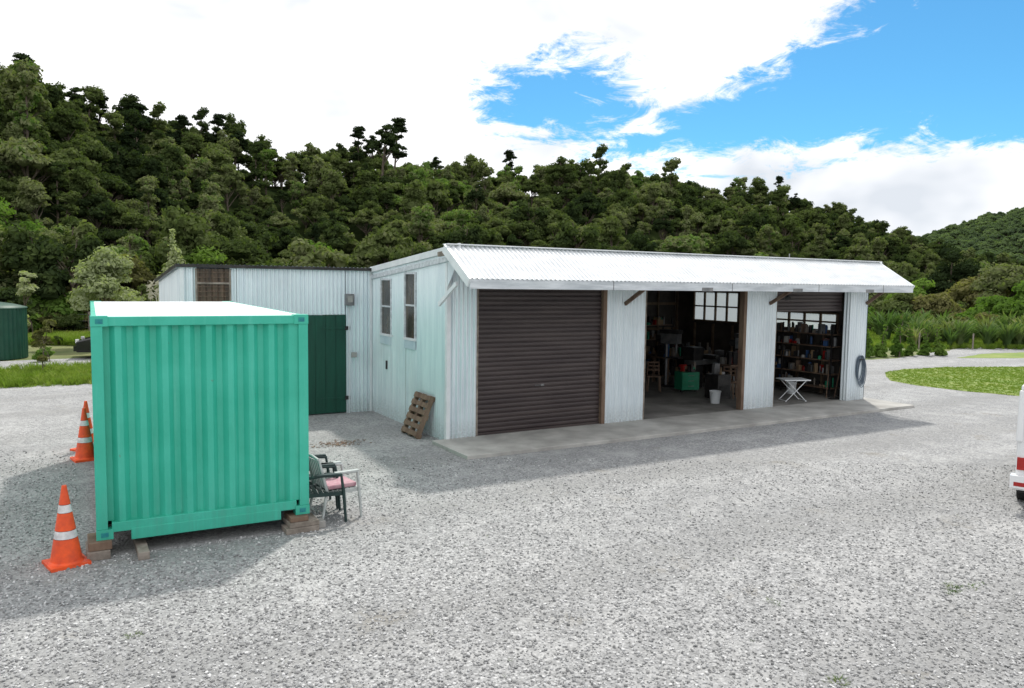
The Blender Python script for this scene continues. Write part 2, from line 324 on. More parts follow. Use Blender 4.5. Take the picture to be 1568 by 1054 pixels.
b=MB('conc'); b.box(-.32,13.3,-1.53,.02,-.05,.07,'conc'); b.obj('concrete_apron',shed,.012)
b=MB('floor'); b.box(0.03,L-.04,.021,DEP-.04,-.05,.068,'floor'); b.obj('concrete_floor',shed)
# annex
b=MB('galv'); AX=-4.36
def az(y): return 3.5-.085*(y-D)
w=(-4.05,-3.36,2.55,3.44)
b.corr((AX,D,0),X,Z,nY,w[0]-AX,0,3.5,P,AM,'galv'); b.corr((w[0],D,0),X,Z,nY,w[1]-w[0],0,w[2],P,AM,'galv')
b.corr((w[1],D,0),X,Z,nY,-3.2-w[1],0,3.5,P,AM,'galv'); b.corr((-3.2,D,0),X,Z,nY,2.52,2.4,3.5,P,AM,'galv'); b.corr((-.68,D,0),X,Z,nY,.65,0,3.5,P,AM,'galv')
b.corr((AX,D,0),Y,Z,nX,4.2,0,lambda q:az(D+q),P,AM,'galv'); b.corr((AX,D+4.2,0),X,Z,Y,-AX,0,az(D+4.2),P,AM,'galv')
b.corr((AX-.08,D-.08,3.53),X,(0,1,-.085),(0,.085,1),-AX+.03,0,4.4,P,.012,'galv')
b.obj('annex_walls',shed)
b=MB('dark'); b.box(AX-.1,-.06,D-.1,D-.07,3.46,3.53,'dark'); b.beam((AX-.1,D-.1,3.5),(AX-.1,D+4.3,az(D+4.3)),.03,.07,'dark')
b.box(AX-.03,AX+.05,D-.032,D-.0235,0,3.46,'white'); b.box(-.09,-.03,D-.032,D-.0235,0,3.45,'white'); b.obj('annex_trim',shed)
b=MB('amber','woodg'); b.corr((w[0],D+.0,0),X,Z,nY,w[1]-w[0],w[2],w[3],P*1.3,AM*.8,'amber')
b.box(w[0]-.03,w[0]+.01,D-.045,D-.024,w[2],w[3],'woodg'); b.box(w[1]-.01,w[1]+.03,D-.045,D-.024,w[2],w[3],'woodg'); b.box(w[0],w[1],D-.043,D-.025,3.10,3.14,'woodg')
for k in range(8): zz=w[2]+.06+k*.105; b.box(w[0]+.011,w[1]-.011,D-.037,D-.0195,zz,zz+.018,'amber')
b.obj('annex_window',shed)
b=MB('gdoor','dark')
for k in range(10): b.box(-3.19+k*.25,-3.19+k*.25+.244,D-.02,D+.02,.03,2.39,'gdoor')
for zz in (.35,2.05): b.box(-1.3,-.72,D-.035,D-.0205,zz,zz+.05,'gdoor'); b.box(-.72,-.6,D-.045,D-.024,zz-.02,zz+.07,'dark')
b.obj('green_door',shed)
b=MB('paleb','dark','white'); b.box(-.72,-.52,D-.14,D-.024,2.62,2.9,'mid'); b.box(-.68,-.56,D-.145,D-.1401,2.7,2.85,'paleb'); b.tube([(-.62,D-.045,0.0),(-.62,D-.045,2.62)],.015,'white',8)
b.box(-.56,-.44,D-.09,D-.024,1.36,1.48,'paleb'); b.obj('meter_box',shed,.006)
b=MB('dark'); b.box(-.05,-.023,3.2,3.26,1.15,1.35,'dark'); b.obj('wall_latch',shed)
b=MB('mid'); b.tube([(10.6,.6,3.7),(10.6,.6,4.12)],.014,'mid',8); b.obj('roof_vent_pipe',shed)
b=MB('dark','paleb'); b.beam((9.45,-.02,2.95),(9.45,-.3,3.0),.03,.03,'dark'); b.tube([(9.45,-.3,3.02),(9.45,-.38,2.92)],[.03,.09],'dark',12); b.obj('wall_lamp',shed)
# ------------------------------------------------------------------ container
cont=empty('shipping_container',(-6.355,-3.979,.198),-.0306); CW,CL,CH=2.44,6.06,2.59
b=MB('teal')
b.corr((.12,.07,0),X,Z,nY,CW-.24,.19,CH-.10,.245,.034,'teal','trap')
b.corr((.04,.1,0),Y,Z,nX,CL-.2,.15,CH-.1,.262,.02,'teal','trap'); b.corr((CW-.04,.1,0),Y,Z,X,CL-.2,.15,CH-.1,.262,.02,'teal','trap')
b.box(.1,CW-.1,CL-.06,CL-.03,.15,CH-.1,'teal'); b.obj('corrugated_panels',cont)
b=MB('teal')
for x0 in (0,CW-.12):
    for y0 in (0.006,CL-.126): b.box(x0,x0+.12,y0,y0+.12,.118,CH-.118,'teal')
b.box(.16,CW-.16,.008,.11,CH-.115,CH-.01,'teal'); b.box(.16,CW-.16,.01,.11,.075,.19,'teal')
b.box(.36,CW-.36,.0,.06,-.035,.10,'teal')
for x0 in (.004,CW-.064): b.box(x0,x0+.06,.17,CL-.17,CH-.1,CH-.01,'teal'); b.box(x0,x0+.06,.17,CL-.17,.0,.15,'teal')
b.box(.16,CW-.16,CL-.1,CL-.01,CH-.1,CH-.01,'teal'); b.box(.16,CW-.16,CL-.1,CL-.01,.0,.15,'teal'); b.box(.07,CW-.07,.12,CL-.11,.1,.14,'dark')
b.obj('frame',cont,.006)
b=MB('teal','teald')
for x0 in (-.003,CW-.175):
    for y0 in (-.003,CL-.159):
        for z0 in (0,CH-.118):
            b.box(x0,x0+.178,y0,y0+.162,z0,z0+.118,'teal' )
            if y0<0: b.box(x0+.05,x0+.128,y0-.004,y0-.0005,z0+.03,z0+.085,'teald')
b.obj('corner_castings',cont,.008)
b=MB('roofw'); b.corr((.06,.09,CH-.015),Y,X,Z,CL-.18,0,CW-.12,.209,.01,'roofw','trap'); b.obj('roof',cont)
# ------------------------------------------------------------------ blocks under container
b=MB('woodg','wood','conc')
b.box(-6.46,-6.22,-4.08,-3.6,0,.1,'woodg'); b.box(-6.44,-6.2,-4.05,-3.62,.102,.196,'wood')
b.box(-5.95,-5.83,-4.3,-3.3,.0,.09,'woodg')
b.box(-4.25,-3.83,-4.2,-3.95,0,.07,'woodg'); b.box(-4.2,-3.82,-4.18,-3.8,.072,.13,'woodg'); b.box(-4.18,-3.95,-4.14,-3.8,.132,.195,'wood')
b.box(-4.3,-3.8,1.6,2.1,0,.19,'woodg'); b.box(-6.4,-6.0,1.6,2.1,0,.19,'woodg')
b.obj('timber_blocks',None,.006)
b=MB('conc'); b.box(-3.81,-3.72,-4.12,-3.95,0,.09,'conc'); b.obj('brick',None,.006)
# ------------------------------------------------------------------ cones
def cone(loc,h=.86,w=.2,rz=0.):
    b=MB('orange','refl'); b.box(-w,w,-w,w,0,.035,'orange')
    zs=[.035,.06,.34,.345,.44,.445,.66,.665,.76,.765,.97,1.0]; 
    rr=lambda z:.145*(1-z)+.024+(.02 if z<.05 else 0)
    for a,c in zip(zs[:-1],zs[1:]):
        mk='refl' if (.34<=a<.44 or .66<=a<.76) else 'orange'
        if c-a<.006: continue
        b.tube([(0,0,a*h),(0,0,c*h)],[rr(a),rr(c)],mk,24,cap=(c==1.0))
    return b.obj('traffic_cone',None,0,loc,rz)
cone((-6.66,-4.02,0),.90,.20,.25); cone((-6.33,1.55,0),.92,.2,.2); cone((-6.28,2.4,0),.92,.2,.6)
# ------------------------------------------------------------------ chairs
def garden_chair(loc,rz,mk,cushion=False):
    p=empty('garden_chair',loc,rz); b=MB(mk)
    for s_ in (-1,1):
        b.tube([(.26,s_*.25,0),(.23,s_*.24,.42),(.20,s_*.25,.64),(-.05,s_*.26,.65),(-.23,s_*.22,.62)],[.018,.022,.022,.022,.02],mk,8)
        b.tube([(-.30,s_*.23,0),(-.22,s_*.21,.42),(-.33,s_*.20,.85)],[.018,.022,.018],mk,8)
        b.box(-.14,.2,s_*.28-.035,s_*.28+.035,.655,.675,mk)
    for k in range(7): xx=-.22+k*.066; b.box(xx,xx+.052,-.22,.22,.40,.418,mk)
    b.box(-.22,.25,-.23,-.21,.36,.41,mk); b.box(-.22,.25,.21,.23,.36,.41,mk); b.box(.23,.25,-.23,.23,.36,.418,mk)
    for k in range(6): yy=-.155+k*.062; b.beam((-.235,yy,.45),(-.325,yy,.83),.012,.04,mk,(0,1,0))
    b.tube([(-.335,-.2,.85),(-.35,0,.88),(-.335,.2,.85)],.02,mk,8); b.obj('frame',p)
    if cushion:
        c=MB('pink'); c.box(-.2,.22,-.2,.2,.42,.48,'pink'); c.obj('cushion',p,.02)
garden_chair((-3.44,-3.66,0),.12,'plasticw',True); garden_chair((-3.56,-3.1,0),-.1,'plasticg'); garden_chair((-3.63,-3.72,0),-.15,'plasticg')
# pallet leaning
pal=MB('wood')
Tl=Matrix.Translation((-.38,.55,.0))@Matrix.Rotation(math.radians(-68),4,'Y')
for k in range(6): pal.box(.03+k*.155,.03+k*.155+.10,0,.8,.06,.08,'wood',Tl)
for yy in (0,.36,.72): pal.box(0,.92,yy,yy+.08,-.03,.06,'wood',Tl)
for k in (0,.41,.82): pal.box(k,k+.1,0,.8,-.05,-.03,'wood',Tl)
pal.obj('wooden_pallet',None,.003)
b=MB('hose')
for k in range(8):
    r=.20+.014*(k%4); pts=[(12.66+.012*k+ r*.72*math.cos(t),-.24-.016*(k%4),.98-.02*k+ r*1.7*math.sin(t)) for t in np.linspace(0,2*math.pi,25)]
    b.tube(pts,.010,'hose',6,False)
b.box(12.6,12.75,-.3,-.222,1.2,1.24,'dark'); b.obj('garden_hose')
b=MB('white'); b.box(-.38,.38,-.27,.27,.58,.61,'white')
for s_ in (-1,1):
    b.tube([(-.3,s_*.2,0),(.28,s_*.2,.58)],.013,'white',8); b.tube([(.3,s_*.2,0),(-.28,s_*.2,.58)],.013,'white',8)
b.tube([(-.3,-.2,.02),(-.3,.2,.02)],.012,'white',8); b.tube([(.3,-.2,.02),(.3,.2,.02)],.012,'white',8)
b.obj('folding_table',None,.004,(10.85,.5,.07),-.4)
def bucket(loc,mk='white'):
    b=MB(mk,'mid'); b.tube([(0,0,0),(0,0,.30),(0,0,.31),(0,0,.335)],[.12,.148,.158,.158],mk,20,False); b.tube([(0,0,0.001),(0,0,.01)],[.12,.12],mk,20)
    b.tube([(0,0,.33),(0,0,.03)],[.15,.115],mk,20,False)
    b.tube([(.155*math.cos(t),.08*math.sin(t)-.05,.3-.12*math.sin(t)) for t in np.linspace(0,math.pi,12)],.004,'mid',6,False); b.obj('bucket',None,0,loc)
bucket((8.5,1.1,.07)); bucket((12.0,1.5,.07))
# interior stuff
cl=['dark','mid','dark','blue','card','paleb','grnbox','mid','black','wood','card','mid','dark','black','red','woodg','dark']
def clutter(b,x0,x1,y0,y1,z,n,hmax):
    for _ in range(n):
        x=random.uniform(x0,x1); y=random.uniform(y0,y1); w_=random.uniform(.04,.16); d_=random.uniform(.04,.14); h=random.uniform(.06,hmax); mk=random.choice(cl)
        if random.random()<.4: b.tube([(x,y,z),(x,y,z+h*.8),(x,y,z+h)],[w_*.45,w_*.45,w_*.3],mk,10)
        else:
            T=Matrix.Translation((x,y,z))@Matrix.Rotation(random.uniform(-.4,.4),4,'Z'); b.box(-w_/2,w_/2,-d_/2,d_/2,.0,h,mk,T)
def shelf(x0,x1,y0,y1,hs,n):
    b=MB('woodg')
    for z in hs: b.box(x0,x1,y0,y1,z,z+.025,'wood'); clutter(b,x0+.06,x1-.06,y0+.06,y1-.06,z+.026,n,.3)
    for xx in (x0,x1-.04):
        for yy in ((y0,y1-.04) if y1-y0<1.5 else (y0,(y0+y1)/2,y1-.04)): b.box(xx,xx+.04,yy,yy+.04,.067,hs[-1]+.3,'dark')
    b.obj('storage_shelf')
shelf(12.35,12.8,.45,3.9,(.3,.7,1.1,1.5,1.85),44); shelf(10.2,12.0,6.7,7.2,(.3,.8,1.3,1.8),30); shelf(5.2,7.6,6.8,7.25,(.3,.8,1.3,1.8),34); shelf(8.0,9.8,6.7,7.2,(.3,.8,1.3,1.8,2.2),30)
def bench(x0,x1,y0,y1,h,n):
    b=MB('wood'); b.box(x0,x1,y0,y1,h-.05,h,'wood')
    for xx in (x0+.05,x1-.12):
        for yy in (y0+.05,y1-.12): b.box(xx,xx+.08,yy,yy+.08,.067,h-.05,'wood')
    b.box(x0+.1,x1-.1,y0+.1,y1-.1,.3,.33,'wood'); clutter(b,x0+.1,x1-.1,y0+.1,y1-.1,h,n,.42); clutter(b,x0+.15,x1-.15,y0+.15,y1-.15,.33,n//2,.4); b.obj('workbench')
bench(9.9,12.2,4.6,5.4,.92,60); bench(6.8,9.2,5.6,6.3,.92,60); bench(10.6,12.1,2.6,3.2,.85,40)
def drill_press(loc):
    b=MB('dark','mid','grnbox'); b.box(-.2,.2,-.28,.2,0,.06,'dark'); b.tube([(0,.08,.06),(0,.08,1.7)],.045,'mid',14)
    b.box(-.14,.14,-.35,.22,1.35,1.66,'mid'); b.box(-.16,.16,-.38,.26,1.66,1.78,'dark'); b.tube([(0,-.24,1.35),(0,-.24,1.12)],[.04,.025],'mid',12); b.tube([(0,-.24,1.12),(0,-.24,1.0)],.008,'mid',8)
    b.box(-.17,.17,-.4,.02,.9,.94,'dark'); b.tube([(0,.2,1.5),(0,.42,1.5)],.1,'dark',14)
    for k in range(3): a=k*2.09; b.tube([(.14,-.1,1.45),(.2,-.1+.18*math.cos(a),1.45+.18*math.sin(a))],.009,'mid',6)
    b.obj('drill_press',None,.005,loc,.4)
drill_press((9.6,4.2,.067)); drill_press((7.3,4.8,.067)); drill_press((10.4,1.9,.067))
def lathe(loc):
    b=MB('grnbox','mid','dark'); b.box(-.8,.8,-.2,.2,.7,.85,'mid'); b.box(-.8,-.4,-.22,.22,0,.7,'dark'); b.box(.4,.8,-.2,.2,0,.7,'dark'); b.box(-.85,-.4,-.22,.22,.85,1.25,'dark')
    b.tube([(-.4,0,1.05),(-.3,0,1.05)],.11,'dark',18); b.box(.0,.25,-.25,.2,.85,.98,'dark'); b.box(.5,.75,-.1,.1,.85,1.1,'mid'); b.tube([(.2,-.3,.9),(.2,-.24,.9)],.07,'mid',14); b.obj('metal_lathe',None,.01,loc,.1)
lathe((10.9,3.9,.067))
b=MB('grnbox','dark','mid'); b.box(-.29,.29,-.22,.22,.08,.6,'grnbox')
for k in range(3): b.box(-.26,.26,-.232,-.2205,.13+k*.155,.13+k*.155+.13,'grnbox'); b.box(-.1,.1,-.25,-.2325,.19+k*.155,.205+k*.155,'mid')
for s_ in (-1,1): b.tube([(s_*.24,-.15,.04),(s_*.24,-.11,.04)],.04,'black',12)
clutter(b,-.2,.2,-.15,.15,.6,8,.3); b.obj('tool_cabinet',None,.008,(9.35,3.1,.067),-.2)
def stool(loc,rz):
    b=MB('wood'); b.box(-.2,.2,-.2,.2,.44,.47,'wood')
    for sx in (-1,1):
        for sy in (-1,1): b.beam((sx*.19,sy*.19,0),(sx*.16,sy*.16,.44 if sy<0 else .85),.035,.035,'wood')
    for z in (.6,.72,.82): b.box(-.18,.18,.15,.175,z,z+.05,'wood')
    b.obj('wooden_chair',None,.004,loc,rz)
stool((8.5,3.6,.067),-.6); stool((9.6,1.7,.067),-1.0)
b=MB('dark','mid'); b.box(9.0,9.5,1.5,2.0,.067,.75,'dark'); b.box(9.05,9.45,1.49,1.4999,.15,.45,'black'); clutter(b,9.1,9.4,1.6,1.9,.75,8,.35); b.obj('welder_cart',None,.01)
b=MB('white','mid')
for y in (2.5,5.0): b.box(6.0,7.3,y-.05,y+.05,3.2,3.24,'white'); b.tube([(6.05,y,3.18),(7.25,y,3.18)],.016,'refl',8); b.box(10.2,11.5,y-.05,y+.05,3.2,3.24,'white')
b.obj('fluorescent_light')
b=MB('wood','mid','dark')
b.tube([(12.3,.25,.07),(12.78,.35,1.5)],.015,'wood',8); b.box(12.05,12.4,.15,.25,.07,.1,'dark'); b.tube([(12.15,.4,.07),(12.5,.6,1.2)],.014,'wood',8); b.obj('broom')
# ------------------------------------------------------------------ vehicles
def car(name,loc,rz,paint,Lc,Wd,prof,gh,ins=.12,cz=.32):
    p=empty(name,loc,rz); b=MB(paint)
    n=len(prof); vs=[(x,0,z) for x,z in prof]+[(x,-Wd,z) for x,z in prof]
    b.add(vs,[tuple(range(n)),tuple(range(2*n-1,n-1,-1))]+[(i,i+n,(i+1)%n+n,(i+1)%n) for i in range(n)],paint); b.obj('body',p,.05)
    g=MB(paint,'glass'); n=len(gh)
    bt=[(x,0-.02,z) if z<1.05 else (x,-ins,z) for x,z in gh]; bb=[(x,-Wd+.02,z) if z<1.05 else (x,-Wd+ins,z) for x,z in gh]
    g.add(bt+bb,[tuple(range(n)),tuple(range(2*n-1,n-1,-1))]+[(i,i+n,(i+1)%n+n,(i+1)%n) for i in range(n)],'glass'); g.obj('windows',p,.03)
    zt=max(z for _,z in gh); xs=[x for x,z in gh if z>zt-.05]; r=MB(paint); r.box(min(xs)-.02,max(xs)+.02,-Wd+ins-.03,-ins+.03,zt-.02,zt+.05,paint)
    for (xa,za),(xb,zb_) in ((gh[0],gh[1]),(gh[-1],gh[-2])):
        for yy0,yy1 in ((-.03,-ins),(-Wd+.03,-Wd+ins)): r.beam((xa,yy0,za),(xb,yy1,zb_),.09,.12,paint)
    xm=Lc*.5
    for yy0,yy1 in ((-.02,-ins),(-Wd+.02,-Wd+ins)): r.beam((xm,yy0,gh[0][1]),(xm,yy1,zt),.07,.05,paint)
    r.obj('roof_and_pillars',p,.02)
    w=MB('black','mid')
    for x in (.85,Lc-.85):
        for y0,y1 in ((.01,-.2),(-Wd+.2,-Wd-.01)): w.tube([(x,y0,cz),(x,y1,cz)],cz,'black',28); w.tube([(x,y0+.01 if y0>-.5 else y0,cz),(x,y1-.01 if y0<-.5 else y1,cz)],cz*.6,'mid',20)
    w.obj('wheels',p)
    l=MB('red','refl','black'); 
    for yy in (-.02,-Wd+.02-.12): l.box(-.03,.05,yy-.13 if yy>-.5 else yy,yy if yy>-.5 else yy+.13,.62,.80,'red'); l.box(Lc-.1,Lc+.01,yy-.2 if yy>-.5 else yy,yy if yy>-.5 else yy+.2,.62,.76,'refl')
    l.box(-.1,.1,-Wd-.02,.05,.36,.54,paint); l.box(-.104,-.1001,-.35,.0,.39,.45,'red'); l.box(-.08,.05,.0501,.053,.39,.45,'red'); l.box(Lc-.1,Lc+.08,-Wd-.01,.01,.3,.5,paint); l.box(.02,.2,-Wd+.05,-.05,.28,.355,'black'); l.obj('lights_and_bumpers',p,.015)
car('parked_van',(5.34,-8.02,0),math.radians(21.5),'carw',4.5,1.7,[(0,.3),(4.5,.3),(4.5,.85),(3.9,1.02),(.0,1.3),(0,.9)],[(.02,1.03),(.04,1.78),(3.1,1.80),(3.9,1.0)],.04)
car('parked_car',(-1.80,20.0,0),math.radians(172),'carb',4.4,1.75,[(0,.25),(4.4,.25),(4.4,.68),(3.4,.92),(.6,.95),(0,.9)],[(.5,.93),(1.1,1.4),(2.6,1.42),(3.5,.9)])
# water tank
b=MB('tank','dark'); cx,cy=-9.15,22.35; n=96; vs=[];fs=[]
for z,rad in ((0,1.35),(1.95,1.35)):
    for k in range(n): r=rad+(.02 if k%2 else 0); vs.append((cx+r*math.cos(2*math.pi*k/n),cy+r*math.sin(2*math.pi*k/n),z))
for k in range(n): fs.append((k,(k+1)%n,(k+1)%n+n,k+n))
b.add(vs,fs,'tank'); b.tube([(cx,cy,1.95),(cx,cy,2.0),(cx,cy,2.12),(cx,cy,2.2),(cx,cy,2.22)],[1.40,1.38,.9,.35,.3],'tank',48); b.obj('water_tank')
# ------------------------------------------------------------------ ground sheets
def sheet(name,pts,z,mk,jit=0.,sub=0.8):
    P2=[]; n=len(pts)
    for i in range(n):
        a=np.array(pts[i],float); c=np.array(pts[(i+1)%n],float); k=max(1,int(np.linalg.norm(c-a)/sub)) if jit else 1
        for j in range(k):
            q=a+(c-a)*j/k
            if jit and j: q=q+rng.normal(0,jit,2)
            P2.append((q[0],q[1],z))
    me=bpy.data.meshes.new(name); me.from_pydata(P2,[],[tuple(range(len(P2)))]); me.materials.append(M[mk]); o=bpy.data.objects.new(name,me); COL.objects.link(o); return P2
gm=MB('ground'); S_=3000; gm.add([(-S_,-S_,-.03),(S_,-S_,-.03),(S_,S_,-.03),(-S_,S_,-.03)],[(0,1,2,3)],'ground'); gm.obj('ground')
sheet('gravel_yard',[(-60,-60),(70,-60),(62,-2),(52,5),(38,10.3),(30,8.6),(26.5,7.6),(22,8.2),(17,12),(12,16),(0,16),(-3,12.2),(-8,12.6),(-30,14),(-60,15)],0.,'gravel',.12)
lawn=[(19.7,3.6),(18.3,2.5),(17.9,1.3),(18.0,-.3),(18.5,-1.8),(20,-4.5),(24,-6),(30,-4),(31,1),(28,3.1),(24.7,4.35),(22,4.5),(20.6,4.2)]
sheet('lawn',lawn,.006,'lawn',.05,.5)
lawn2=[(29.5,6.6),(31,5.8),(40,3.0),(44,4.5),(40,6.5),(33,7.3)]; sheet('lawn',lawn2,.006,'lawn',.05,.5)
sheet('gravel_path',[(-10.5,18.2),(-5.5,17.4),(-1,18),(-1,21.8),(-9,20.8)],-.02,'gravel',.1)
# ------------------------------------------------------------------ scatter system
def scatter(name,pts,rots,scl,coll,idx=None):
    me=bpy.data.meshes.new(name); me.from_pydata([tuple(p) for p in pts],[],[]); n=len(pts)
    a=me.attributes.new('rot','FLOAT_VECTOR','POINT'); a.data.foreach_set('vector',np.asarray(rots,dtype=np.float32).ravel())
    a=me.attributes.new('scl','FLOAT_VECTOR','POINT'); a.data.foreach_set('vector',np.asarray(scl,dtype=np.float32).ravel())
    a=me.attributes.new('idx','INT','POINT'); a.data.foreach_set('value',np.asarray(idx if idx is not None else rng.integers(0,len(coll.objects),n),dtype=np.int32))
    o=bpy.data.objects.new(name,me); COL.objects.link(o)
    ng=bpy.data.node_groups.new(name,'GeometryNodeTree'); ng.interface.new_socket('Geometry',in_out='INPUT',socket_type='NodeSocketGeometry'); ng.interface.new_socket('Geometry',in_out='OUTPUT',socket_type='NodeSocketGeometry')
    N=ng.nodes; K=ng.links; gi=N.new('NodeGroupInput'); go=N.new('NodeGroupOutput'); ip=N.new('GeometryNodeInstanceOnPoints'); ci=N.new('GeometryNodeCollectionInfo')
    ci.inputs['Collection'].default_value=coll; ci.inputs['Separate Children'].default_value=True; ci.inputs['Reset Children'].default_value=True
    def na(nm,ty):
        q=N.new('GeometryNodeInputNamedAttribute'); q.data_type=ty; q.inputs['Name'].default_value=nm; return q.outputs['Attribute']
    e2=N.new('FunctionNodeEulerToRotation'); K.new(na('rot','FLOAT_VECTOR'),e2.inputs[0]); K.new(e2.outputs[0],ip.inputs['Rotation'])
    K.new(na('scl','FLOAT_VECTOR'),ip.inputs['Scale']); K.new(na('idx','INT'),ip.inputs['Instance Index']); ip.inputs['Pick Instance'].default_value=True
    K.new(gi.outputs[0],ip.inputs['Points']); K.new(ci.outputs[0],ip.inputs['Instance']); K.new(ip.outputs[0],go.inputs[0])
    md=o.modifiers.new('scatter','NODES'); md.node_group=ng; return o
def mesh_np(name,v,f,mats,mi=None,smooth=False):
    me=bpy.data.meshes.new(name); me.from_pydata(v.tolist() if hasattr(v,'tolist') else v,[],f.tolist() if hasattr(f,'tolist') else f)
    for k in mats: me.materials.append(M[k])
    if mi is not None: me.polygons.foreach_set('material_index',mi)
    if smooth: me.polygons.foreach_set('use_smooth',[True]*len(me.polygons))
    me.update(); return me
def leaves(r,cen,rad,n,size,asp=1.7,shell=(.66,1.18),flat=.8,outb=1.0):
    cen=np.array(cen); rad=np.array(rad); p=rad**2; p/=p.sum(); k=r.choice(len(cen),n,p=p)
    d=r.normal(size=(n,3)); d[:,2]=np.abs(d[:,2])*1.0-.35*(r.random(n)<.4)*np.abs(d[:,2])*2; d/=np.linalg.norm(d,axis=1)[:,None]
    rr=r.uniform(shell[0],shell[1],n)*rad[k]; pos=cen[k]+d*rr[:,None]*np.array([1,1,flat])
    nm=d*outb+r.normal(size=(n,3))*.6; nm[:,2]+=.35; nm/=np.linalg.norm(nm,axis=1)[:,None]
    t=np.cross(nm,r.normal(size=(n,3))); t/=np.linalg.norm(t,axis=1)[:,None]; bt=np.cross(nm,t); s=size*r.uniform(.5,1.5,n)[:,None]
    v=np.stack([pos-t*s*asp/2,pos-bt*s/2+nm*s*.12,pos+t*s*asp/2,pos+bt*s/2+nm*s*.12],1).reshape(-1,3)
    return v,np.arange(n*4).reshape(-1,4)
import bmesh
def ico(r,c,rad,sub=2,flat=.8,jit=.12):
    bm=bmesh.new(); bmesh.ops.create_icosphere(bm,subdivisions=sub,radius=1.); v=np.array([q.co[:] for q in bm.verts]); f=np.array([[q.index for q in fc.verts] for fc in bm.faces]); bm.free()
    v=v*(1+r.normal(0,jit,len(v)))[:,None]*rad*np.array([1,1,flat])+np.array(c); return v,f
def limb(p0,p1,r0,r1,n=6,seg=3,bend=0.,r=None):
    b=MB('bark'); p0=Vector(p0);p1=Vector(p1); pts=[];rs=[]
    off=Vector(r.normal(0,bend,3)) if r is not None else Vector((0,0,0))
    for k in range(seg+1):
        t=k/seg; pts.append(p0.lerp(p1,t)+off*math.sin(math.pi*t)); rs.append(r0+(r1-r0)*t)
    b.tube(pts,rs,'bark',n,False); return np.array(b.v),b.f
def tree_mesh(name,seed,H,cr,lobes,nleaf,lsize,leafk,trunk_r=.12,crown_lo=.35,style='dome',core=.7,flat=.8,shell=(.66,1.18),lr=(.22,.42)):
    r=np.random.default_rng(seed); cen=[];rad=[]
    if style=='dome':
        for k in range(lobes):
            a=r.uniform(0,2*math.pi); q=math.sqrt(r.random())*cr*.78; z=H*crown_lo+(H*(1-crown_lo)-cr*.3)*(1-(q/cr)**2)*r.uniform(.5,1.0); cen.append((q*math.cos(a),q*math.sin(a),z)); rad.append(cr*r.uniform(*lr))
    elif style=='cone':
        for k in range(lobes):
            t=k/(lobes-1.); a=r.uniform(0,6.28); q=cr*(1-t)*.55*r.random(); cen.append((q*math.cos(a),q*math.sin(a),H*(crown_lo+(1-crown_lo)*t*.96))); rad.append(max(.12*cr,cr*(1-t)**.8*r.uniform(.5,.75)))
    else:
        for k in range(lobes):
            t=r.random()**.8; a=r.uniform(0,6.28); q=cr*r.uniform(.05,.8)*(1-.45*t); cen.append((q*math.cos(a),q*math.sin(a),H*(crown_lo+(1-crown_lo)*t))); rad.append(cr*r.uniform(*lr))
    V=[];Fc=[];mi=[];off=0
    v,f=leaves(r,cen,rad,nleaf,lsize,flat=flat,shell=shell); V.append(v); Fc+=f.tolist(); mi+=[0]*len(f); off=len(v)
    if core:
        for c,ra in zip(cen,rad):
            v,f=ico(r,c,ra*core,1,flat,.15); V.append(v); Fc+=(f+off).tolist(); mi+=[0]*len(f); off+=len(v)
    v,f=limb((0,0,-.8),(r.normal(0,.1),r.normal(0,.1),H*.8),trunk_r,trunk_r*.35,7,4,.12,r); V.append(v); Fc+=[tuple(i+off for i in q) for q in f]; mi+=[1]*len(f); off+=len(v)
    for c,ra in list(zip(cen,rad))[:14]:
        z0=max(H*crown_lo*.6,c[2]-math.hypot(c[0],c[1])*.9-.3); z0=min(z0,H*.78)
        v,f=limb((0,0,z0),c,trunk_r*.45,trunk_r*.12,5,3,.08,r); V.append(v); Fc+=[tuple(i+off for i in q) for q in f]; mi+=[1]*len(f); off+=len(v)
    return mesh_np(name,np.concatenate(V),Fc,[leafk,'bark'],mi)
def coll(name,meshes):
    c=bpy.data.collections.new(name)
    for k,me in enumerate(meshes): c.objects.link(bpy.data.objects.new('%s_%02d'%(name,k),me))
    return c
# ------------------------------------------------------------------ hills
UU=[-1.6,-1.1,-.8,-.665,-.58,-.495,-.44,-.377,-.309,-.258,-.19,-.139,-.071,.056,.183,.336,.37,.429,.472,.523,.565,.62,.8]
EE=[.33,.31,.27,.238,.222,.186,.184,.182,.152,.155,.172,.166,.153,.138,.128,.126,.108,.094,.070,.050,.030,.010,.0]
def main_h(u,m_):
    e=np.interp(u,UU,EE); ridge=np.interp(u,[-1,-.6,0,.4,.6],[80,88,120,165,175]); foot=np.interp(u,[-1,-.6,-.2,.3,.6],[36,42,52,72,100])
    top=np.maximum(e*ridge+3.2-4.0,0); s=np.clip((m_-foot)/(ridge-foot),0,1); s=s*.75+.25*np.sin(s*math.pi/2)**2
    back=np.clip((m_-ridge)/120.,0,1); return top*s*(1-.3*back),foot,ridge,s
def far_h(u,m_):
    e=np.interp(u,[.3,.45,.523,.565,.607,.665,.8,1.2],[.02,.05,.064,.078,.094,.106,.13,.155]); s=np.clip((m_-240)/(430-240),0,1); return np.maximum(e*430+3-5,0)*s
def to_world(u,m_): 
    l=u*m_; return CAM[0]+RH[0]*l+FH[0]*m_, CAM[1]+RH[1]*l+FH[1]*m_
def rough(x,y,s): 
    w=np.sin(np.pi*np.clip(s,0,1))
    return (1.2*np.sin(x*.11+1.3*np.sin(y*.07))+1.0*np.sin(y*.13+x*.05)+.7*np.sin(x*.31)*np.cos(y*.27))*s*.75+w*(2.6*np.sin(x*.085-y*.05)+1.3*np.sin(x*.17+y*.04+1.))
